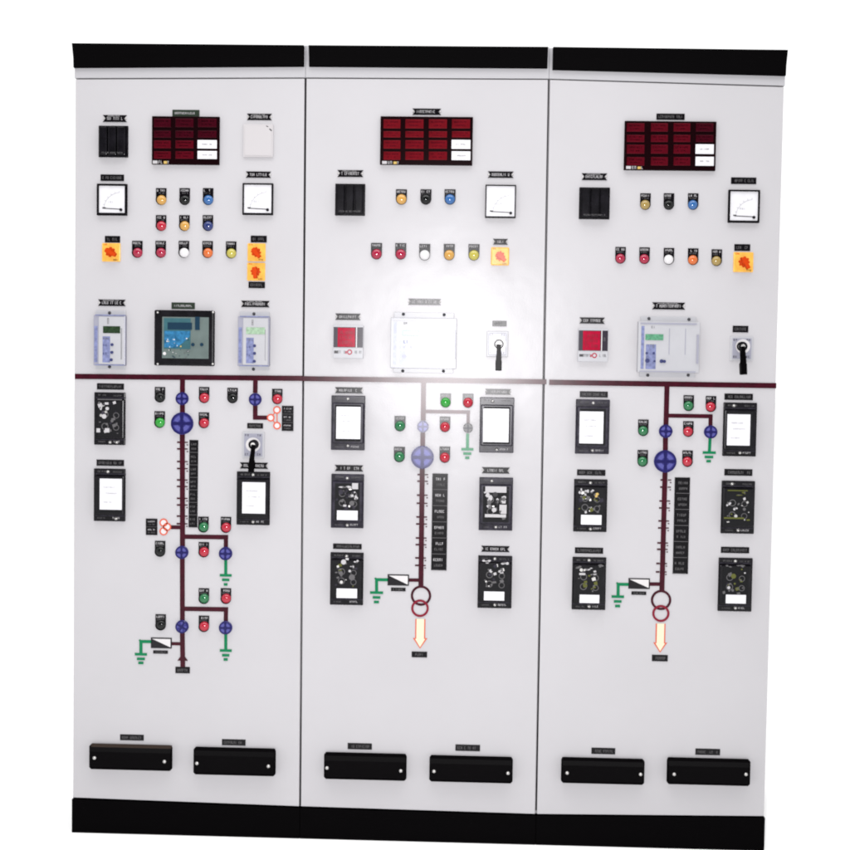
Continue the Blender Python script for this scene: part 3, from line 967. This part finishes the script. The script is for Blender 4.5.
# relays
plate(c, 110.6, 386.5, 27, 6.2, 'plain')
W_, D_, S_ = LETTER, LETTERDIM, STEEL
relay(c, 94.8, 392.4, 125.6, 444.8, blobs=[(110, 399.6, 24, 1.0, D_, 'b'), (101, 409, 4.4, 7.0, W_, 't'), (104.6, 416.4, 4.6, 4.4, W_, 'd'), (107.6, 408.6, 3.4, 3.4, W_, 'd'), (107, 403.6, 3.6, 2.2, W_, 'b'), (99.6, 403, 2.4, 2.4, D_, 'd'), (98.8, 430.4, 3.6, 4.0, W_, 'b'), (107.6, 430.2, 4.4, 4.2, W_, 'b'), (115, 417, 2.0, 3.4, D_, 't'), (117, 424, 1.6, 3.0, D_, 'b')], scatter=20, screws=((0.52, 0.945), (0.74, 0.945)), label='black relay with bright dials and painted reflections on its cover')
plate(c, 110.4, 462.8, 27.4, 6.2, 'plain')
relay(c, 94.4, 468.6, 125.6, 521, window=(99.8, 478.8, 121.8, 509.6), screws=((0.46, 0.06), (0.72, 0.945)), label='black relay with a white label window')
relay(c, 237, 471.6, 270, 524.8, window=(242.3, 482.4, 265.2, 513.4), screws=((0.5, 0.06), (0.5, 0.935)), label='black relay with a white label window under the lever switch')
# lower mimic
legend_column(c, (151.7, 518.6), (151.7, 535), 11.4, 2, True)
ct_circles(c, [(163.7, 522.6), (167.2, 526.8), (163.7, 531.2)], 3.9, [((163.7, 522.6), (167.2, 526.8)), ((163.7, 531.2), (167.2, 526.8))])
strip(c, (171, 527.2), (181, 527.3), 3.6, t=0.0016)
lamp(c, 203.5, 516.6, 532.6, 'green')
lamp(c, 226, 516.8, 533.0, 'red')
b = MB(205, 537)
b.line((182, 536.6), (228.2, 537.2), 4.2, -0.0016, MAROON)
b.line((226.0, 537.0), (225.9, 547.6), 4.0, -0.0012, MAROON)
b.done('branch_strip', c)
indicator(c, 182.1, 552.2, 13.0)
indicator(c, 225.8, 553.4, 13.2)
lamp(c, 160.2, 540.8, 556.8, 'black')
lamp(c, 203.9, 542, 557.4, 'red')
earth(c, [(225.8, 559), (225.8, 575)], [(225.8, 575.3, 11.8), (225.8, 579.8, 7.2), (225.8, 584.4, 3.6)])
lamp(c, 204, 588.2, 604, 'green')
lamp(c, 226, 588.2, 604, 'red')
b = MB(205, 609)
b.line((182, 608.7), (228.2, 609.4), 4.2, -0.0016, MAROON)
b.line((226.0, 609.2), (225.9, 621.5), 4.0, -0.0012, MAROON)
b.done('branch_strip', c)
indicator(c, 182.3, 626.4, 13.0, rot=0.5)
indicator(c, 225.8, 627.5, 13.2)
lamp(c, 160.8, 614.2, 630.4, 'black')
lamp(c, 204, 615.6, 632, 'red')
earth(c, [(225.8, 633), (225.8, 650)], [(225.8, 650.5, 11.8), (225.8, 655.2, 7.2), (225.8, 659.4, 4.0)])
arrester(c, 151, 637.6, 171.8, 648.2, (153.3, 650.4, 167.9, 653.6))
strip(c, (171.6, 643.6), (181.5, 643.8), 3.0, t=0.0016)
earth(c, [(151.6, 641.6), (139.6, 641.4), (141.0, 640.4), (141.0, 654)], [(141, 654.2, 12), (141, 658.8, 7.8), (141, 662.8, 5)])
b = MB(182.8, 650)
b.line((182.4, 632), (182.9, 667), 4.4, -0.0021, MAROON)
b.poly([(177.6, 660.6), (188, 660.6), (182.8, 653.4)], -0.0026, MAROON)
b.done('incoming_strip', c, 'maroon strip with small upward arrowhead')
plate(c, 182.7, 670, 14.4, 6.4, 'plain')
# bottom covers
plate(c, 132, 737.4, 23.6, 5.8, 'plain')
terminal_cover(c, 90, 742.6, 172.4, 767.6, 3.2, (94.4, 758), (164.4, 761.6), True)
plate(c, 233.8, 742.3, 23.6, 6.0, 'plain')
terminal_cover(c, 194, 746, 275.8, 773, 3.0, (196.9, 763.4), (268.4, 766.3))

# ================= cabinet 2 =================
c = c2
plate(c, 426.8, 111.8, 28.6, 6.2, 'bow')
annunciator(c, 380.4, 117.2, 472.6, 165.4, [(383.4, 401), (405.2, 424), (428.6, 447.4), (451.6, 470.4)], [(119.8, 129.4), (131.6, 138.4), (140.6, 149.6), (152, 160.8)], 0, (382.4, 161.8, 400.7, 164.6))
plate(c, 350.4, 173.6, 26, 6.8, 'bright')
module(c, 335.3, 184, 365.2, 215.8)
for x, col in ((401.4, 'amber'), (425.9, 'black'), (450, 'blue')):
    lamp(c, x, 189.4, 204.8, col, 11)
plate(c, 500.7, 174.7, 25.8, 6.4, 'bow')
meter(c, 485.2, 185.2, 515.8, 218.2, 1.2)
for x, col, d in ((376.5, 'crimson', 0), (400.7, 'crimson', 0.2), (424.7, 'white', 1.0), (449.2, 'amber', 1.0), (473.9, 'yellow', 1.2)):
    lamp(c, x, 243.0 + d, 259.6 + d, col, 11)
plate(c, 500.4, 241.8, 15, 5.8, 'bow')
rotary(c, 500, 256.4, 18.0, 0.8)
plate(c, 424.6, 301.9, 33, 6.2, 'bright')
wide_numeric(c, 390.8, 312.6, 456.6, 373, (402.6, 330.6, 419, 335.4), ((403.5, 314.2), (444.2, 314.8), (402.8, 370.9), (443.5, 371.1)), ((404, 356.4, 2.0), (411, 347, 1.0), (404, 347, 1.0)))
plate(c, 348, 316.8, 25.4, 6.4, 'bow')
red_display(c, 333.4, 325.3, 363.6, 358.4)
plate(c, 499.5, 323.6, 14, 5.4, 'plain')
selector(c, 486.6, 331.2, 508.2, 357, 498.8, 344, 498.9, 370.4, 5.4)
strip(c, (302.8, 378.6), (546.4, 381.8), 4.7, 'busbar_strip', 0.0027)
plate(c, 349, 390.3, 28, 6.0, 'bow')
relay(c, 331.4, 395.6, 365, 450, window=(336.4, 406.9, 360.4, 438.8), screws=((0.5, 0.065), (0.5, 0.915)), frame=CASEG, label='grey-black relay with a white label window, top of its column')
feeder(c, (423.6, 382), (423.2, 420.6), 4.6, [])
feeder(c, (422.8, 432.6), (422.7, 446.4), 4.4, [])
indicator(c, 422.9, 426.6, 11.4)
indicator(c, 422.4, 457.2, 22.6)
lamp(c, 400, 416, 431.6, 'green', 11)
lamp(c, 399.4, 446.8, 462.4, 'green', 11)
lamp(c, 445.6, 393.4, 408, 'lime', 10.8)
lamp(c, 468, 393.6, 408.2, 'red', 10.8)
b = MB(446, 411.6)
b.line((423.4, 411.4), (470.0, 412.2), 3.2, -0.0016, MAROON)
b.line((468.2, 411.8), (468.1, 423.4), 3.0, -0.0012, MAROON)
b.done('branch_strip', c)
indicator(c, 468, 428, 9.6, dark=True)
earth(c, [(467.6, 433.4), (467.4, 449)], [(467.4, 449.3, 12), (467.4, 453.6, 8), (467.4, 457.8, 4.2)])
lamp(c, 445, 416.6, 432.4, 'red', 10.6)
lamp(c, 444.8, 446.6, 463, 'red', 10.6)
plate(c, 498, 391.8, 26, 5.6, 'bow')
relay(c, 479.6, 397.4, 513.8, 452.6, window=(483.4, 408.8, 508.6, 442), screws=((0.38, 0.07), (0.5, 0.94)), frame=CASEG, label='grey-black relay with a large white window in the flash glare')
plate(c, 349, 468.2, 28.6, 6.2, 'bow')
LI = CASEG
relay(c, 331.3, 474, 363.8, 527.8, card=(337, 510.6, 357.6, 520), blobs=[(346, 487, 14, 4, W_, 't'), (355, 486, 6, 6, W_, 'b'), (341, 492, 5, 5, LI, 'd'), (348, 496, 7, 5, LI, 't'), (356, 497, 4, 6, W_, 't'), (342, 501, 5, 4, D_, 't'), (352, 503, 5, 4, D_, 'd'), (345, 505.5, 3, 2, W_, 'b')], scatter=16, frame=CASEG, screws=((0.5, 0.08), (0.5, 0.94)), label='grey-black relay with pale workings, painted reflections and a white card, second in its column')
plate(c, 495.8, 470.4, 28, 6.2, 'bow')
relay(c, 479, 477.4, 512.6, 530.2, blobs=[(495.6, 489.5, 21, 6, W_, 'b'), (490, 499, 9, 12, W_, 't'), (501.5, 500, 10, 9, W_, 't'), (495, 494.4, 5, 4, INK, 'd'), (492, 508, 10, 9, W_, 't'), (503, 509, 7, 9, W_, 'b'), (497, 503, 4, 8, INK, 't'), (500, 512, 3, 5, INK, 't'), (495.6, 515.6, 21, 3, W_, 'b')], scatter=8, frame=CASEG, screws=((0.38, 0.07), (0.5, 0.93)), label='grey-black relay with white workings and painted reflections, between two other relays')
plate(c, 347.4, 546.4, 28.6, 5.4, 'plain')
relay(c, 330.4, 552.4, 363.4, 604.6, card=(336.6, 588.6, 357, 598), blobs=[(343.5, 562, 5, 4, W_, 'd'), (356, 561, 5, 4, W_, 't'), (352, 567, 5, 3, W_, 't'), (347, 559, 3, 2, W_, 'b'), (341, 573, 4, 4, D_, 'd'), (352, 577, 6, 4, D_, 'd')], scatter=18, olive=True, screws=((0.5, 0.07),), label='black relay with a white card, bottom of the left column')
plate(c, 495.4, 548.9, 28.6, 6.0, 'bow')
relay(c, 477.8, 555.6, 511.8, 607.8, card=(484, 591.6, 504.2, 600.4), blobs=[(486, 562, 9, 5, W_, 't'), (504, 562.6, 9, 4, W_, 't'), (489, 571, 6, 4, W_, 't'), (500, 571, 7, 3, W_, 't'), (495, 566, 4, 4, LI, 'd')], scatter=16, screws=((0.5, 0.06), (0.5, 0.93)), label='black relay with a white card, bottom of the right column')
feeder(c, (422.3, 468), (420.9, 587), 4.7, [474.7, 481.3, 495.2, 503.3, 517, 524, 538, 544.7, 558, 565.5])
legend_column(c, (440.2, 473.6), (438.8, 570.3), 15.4, 6, True)
arrester(c, 387.6, 574.4, 409, 585.5, (391, 587.6, 405.6, 591.2))
strip(c, (408.8, 580), (420.6, 580.1), 3.2, t=0.0016)
earth(c, [(388.4, 579.8), (375.2, 579.6), (376.6, 578.6), (376.6, 592)], [(376.6, 592.6, 13), (376.6, 597.4, 7.6), (376.6, 602, 5)])
transformer(c, (421, 595.6), 10.2, (420, 608.2), 8.8)
arrow_down(c, 420.2, 619, 648.6, 10)
plate(c, 419.4, 654.4, 15.4, 5.8, 'plain')
plate(c, 359.8, 746.2, 24.2, 6.2, 'plain')
terminal_cover(c, 324.2, 751.6, 406.6, 777.8, 2.4, (327, 768), (400.8, 770.9))
plate(c, 467.7, 747.7, 24.6, 6.4, 'plain')
terminal_cover(c, 429.4, 754.6, 512.6, 780.4, 2.4, (434, 771.4), (508, 773.3))

# ================= cabinet 3 =================
c = c3
plate(c, 670.5, 116.8, 28.2, 6.2, 'plain')
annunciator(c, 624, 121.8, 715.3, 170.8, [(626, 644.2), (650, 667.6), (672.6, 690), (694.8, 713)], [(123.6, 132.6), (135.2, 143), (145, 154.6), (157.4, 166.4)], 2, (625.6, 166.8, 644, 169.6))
plate(c, 594.4, 176.8, 25.6, 6.8, 'bright')
module(c, 579, 187.6, 609.6, 219.4)
for x, col in ((645.3, 'gold'), (668.8, 'black'), (693, 'blue')):
    lamp(c, x, 193.4, 210, col)
plate(c, 743.6, 180.8, 25.2, 6.6, 'plain')
meter(c, 727.8, 190.2, 759, 223, 1.7)
for x, col, d in ((620.4, 'crimson', 0), (644.4, 'crimson', 0.4), (668.8, 'white', 1.0), (693, 'orange', 1.4), (716.6, 'gold', 2.4)):
    lamp(c, x, 247.0 + d, 263.8 + d, col)
plate(c, 742.2, 247.6, 15.8, 6.8, 'plain')
rotary(c, 743.2, 262.2, 20, 1.1)
plate(c, 668.6, 306, 33, 7.0, 'bright')
wide_numeric(c, 637, 316.6, 698.4, 377.2, (645.4, 334.2, 663.2, 340.2), ((648.8, 318.6), (688.8, 319.4), (647.6, 375.2), (688, 375.2)), ((647.2, 360.6, 2.2), (661.4, 361.2, 1.9), (664.2, 361.4, 1.6), (654.4, 361.2, 1.1), (646.6, 353.2, 1.2), (653.6, 353.2, 1.2)))
plate(c, 592.1, 320.6, 25.4, 6.2, 'bow')
red_display(c, 577.8, 328.6, 607.8, 361.8)
plate(c, 740.4, 329.1, 15.6, 6.6, 'plain')
selector(c, 730, 336.4, 753, 360.8, 742.4, 346.4, 744.2, 374.4, 6.2)
strip(c, (549.2, 382.3), (776.2, 385.7), 5.0, 'busbar_strip', 0.0027)
plate(c, 593.8, 394.4, 28, 6.0, 'plain')
relay(c, 575.4, 399.4, 609.2, 453.8, window=(579.6, 411.6, 603.2, 443.4), screws=((0.52, 0.07), (0.5, 0.93)), frame=CASEG, label='grey-black relay with a white label window at the left of its door')
plate(c, 591.2, 472.6, 28.4, 6.0, 'plain')
relay(c, 573.6, 479.2, 606.8, 531.6, card=(581, 515, 601.4, 524.6), blobs=[(580, 491, 4, 6, W_, 't'), (586, 492.6, 6, 7, W_, 't'), (592, 491, 5, 4, W_, 't'), (596, 494, 6, 6, YELLOWEM, 't'), (588, 498, 4, 3, D_, 'd'), (595, 500, 5, 3, OLIVE, 't')], scatter=18, olive=True, screws=((0.5, 0.07), (0.5, 0.94)), label='black relay with pale workings and painted reflections above a white card')
plate(c, 589, 550.5, 28.2, 6.0, 'plain')
relay(c, 572, 557, 605.6, 609.4, card=(579.6, 594.8, 599.2, 603), blobs=[(578, 567, 8, 4, D_, 't'), (588, 569, 9, 3, W_, 't'), (600, 566, 7, 4, D_, 't'), (582, 574, 6, 2, W_, 'b'), (594, 574, 7, 2, W_, 't'), (585, 585, 4, 5, OLIVE, 't'), (594, 586, 4, 5, OLIVE, 't')], scatter=14, olive=True, screws=((0.5, 0.06), (0.5, 0.93)), label='black relay with a white card, bottom of the left column')
feeder(c, (667, 384.5), (665.9, 425.2), 4.7, [])
feeder(c, (665.4, 437.4), (665.3, 450.6), 4.7, [])
indicator(c, 665.5, 431.2, 13.4)
indicator(c, 665, 461.3, 22.4)
b = MB(690, 416)
b.line((667, 415.6), (712.6, 416.3), 3.8, -0.0016, MAROON)
b.line((710.6, 416.2), (710.4, 425.8), 3.8, -0.0012, MAROON)
b.done('branch_strip', c)
indicator(c, 710.4, 431.9, 13.2)
earth(c, [(710, 438), (709.3, 452)], [(709.2, 452.6, 13), (709, 457, 8.4), (708.8, 461.2, 4.4)])
lamp(c, 688.6, 395.2, 411.2, 'green')
lamp(c, 710.8, 396, 412.2, 'red')
lamp(c, 688.2, 421.2, 437, 'red')
lamp(c, 687.4, 450.4, 467, 'red')
lamp(c, 643.2, 419.5, 436.2, 'green')
lamp(c, 642.6, 450, 466.8, 'green')
plate(c, 738.6, 396.8, 28.4, 6.4, 'plain')
relay(c, 722.8, 402.6, 756, 456.2, window=(727.2, 414.4, 750, 445.4), screws=((0.32, 0.06), (0.5, 0.93)), label='black relay with a white label window at the right of its door')
plate(c, 738.3, 472.4, 28, 6.6, 'plain')
relay(c, 721, 480.8, 754, 533.4, blobs=[(737, 490.6, 20, 1.0, OLIVE, 'b'), (741, 495, 10, 1.6, OLIVE, 't'), (743, 492.6, 5, 3, OLIVE, 't'), (728.4, 503.4, 5, 6, W_, 't'), (735.6, 508.6, 5, 4, W_, 't'), (739, 504, 4, 2, D_, 't'), (734, 518, 20, 1.6, OLIVE, 'b'), (744, 509, 3, 4, D_, 'd')], scatter=10, olive=True, screws=((0.32, 0.06), (0.5, 0.93)), label='black relay with olive lines and no white card')
plate(c, 735, 550, 28.2, 6.2, 'plain')
relay(c, 718, 557.8, 751.6, 611, card=(725.8, 594.8, 745.8, 603.4), blobs=[(728, 566, 6, 3, D_, 't'), (740, 566, 8, 3, D_, 't'), (733, 576, 5, 5, OLIVE, 'd'), (741, 580, 5, 4, OLIVE, 't'), (730, 584, 4, 3, D_, 't')], scatter=14, olive=True, screws=((0.5, 0.06), (0.5, 0.93)), label='black relay with a pinkish white card, bottom of the right column')
feeder(c, (665, 472), (661.8, 591), 4.7, [480, 487.2, 501, 508, 521, 528, 543, 549.4, 563.6, 572])
legend_column(c, (682.4, 477.4), (680.2, 573.8), 15.2, 6, False)
arrester(c, 628.4, 578.2, 649.8, 588.8, (631.4, 591.4, 646.2, 594.8))
strip(c, (649.6, 584), (661.8, 584.1), 3.4, t=0.0016)
earth(c, [(629, 584.4), (616.8, 584.2), (618.2, 583.2), (618, 596)], [(617.8, 596.6, 12.4), (617.8, 601.4, 7.6), (617.8, 606, 5)])
transformer(c, (661, 600), 10.2, (660.8, 613.4), 8.6)
arrow_down(c, 660.3, 623.6, 652.6, 9.6)
plate(c, 659.8, 658, 15.8, 6.4, 'plain')
plate(c, 603.3, 750.9, 23.8, 6.2, 'plain')
terminal_cover(c, 561, 757.2, 644, 782.4, 1.2, (567.2, 773), (640.6, 774.4))
plate(c, 707.7, 751.8, 24.6, 6.2, 'plain')
terminal_cover(c, 666.6, 757.6, 749.6, 783.8, 0.8, (674.2, 774.3), (746, 774.4))

# ------------------------------------------------------------------ white surface they stand on
me = bpy.data.meshes.new('floor')
S = 60.0
me.from_pydata([(-S, -S, 0), (S, -S, 0), (S, S, 0), (-S, S, 0)], [], [(0, 1, 2, 3)])
me.materials.append(FLOORM)
fl = bpy.data.objects.new('floor', me)
fl['kind'] = 'structure'
fl['label'] = 'plain white floor under the row of cabinets'
COL.objects.link(fl)

for o in scene.objects:
    if '_abs' in o:
        del o['_abs']

# ------------------------------------------------------------------ light: white surroundings, the camera flash and an added fill lamp
w = bpy.data.worlds.new('World')
scene.world = w
w.use_nodes = True
nt = w.node_tree
bg = nt.nodes['Background']
bg.inputs['Strength'].default_value = 1.0
# white studio all round, with the dim room behind the photographer (towards -Y)
tc = nt.nodes.new('ShaderNodeTexCoord')
sp = nt.nodes.new('ShaderNodeSeparateXYZ')
nt.links.new(tc.outputs['Generated'], sp.inputs[0])
mr = nt.nodes.new('ShaderNodeMapRange')
mr.interpolation_type = 'SMOOTHSTEP'
mr.inputs['From Min'].default_value = -0.86
mr.inputs['From Max'].default_value = -0.50
mr.inputs['To Min'].default_value = 0.10
mr.inputs['To Max'].default_value = 1.22
nt.links.new(sp.outputs['Y'], mr.inputs['Value'])
nt.links.new(mr.outputs['Result'], bg.inputs['Color'])

fd = bpy.data.lights.new('camera_flash', 'SPOT')
fd.shadow_soft_size = 0.05
fd.spot_size = math.radians(78)
fd.spot_blend = 1.0
fd.energy = 555
fd.color = (1.0, 0.985, 1.0)
fo = bpy.data.objects.new('camera_flash', fd)
COL.objects.link(fo)
fo.location = CAM + Vector((-0.09, -0.02, 0.09))
fo.rotation_euler = (Vector((-0.15, 0, 1.15)) - fo.location).to_track_quat('-Z', 'Y').to_euler()

ld = bpy.data.lights.new('floor_fill_lamp', 'AREA')  # added overhead lamp with no known source, brightens the floor to white
ld.shape = 'RECTANGLE'
ld.size, ld.size_y = 5.0, 2.0
ld.energy = 120
lo = bpy.data.objects.new('floor_fill_lamp', ld)
COL.objects.link(lo)
lo.location = (0, -1.5, 4.6)
lo.rotation_euler = (0, 0, 0)

scene.view_settings.view_transform = 'Standard'
scene.view_settings.look = 'None'
scene.view_settings.exposure = 0
scene.view_settings.gamma = 1
scene.render.engine = 'CYCLES'
scene.cycles.pixel_filter_type = 'BLACKMAN_HARRIS'
scene.cycles.filter_width = 2.0
scene.cycles.max_bounces = 6
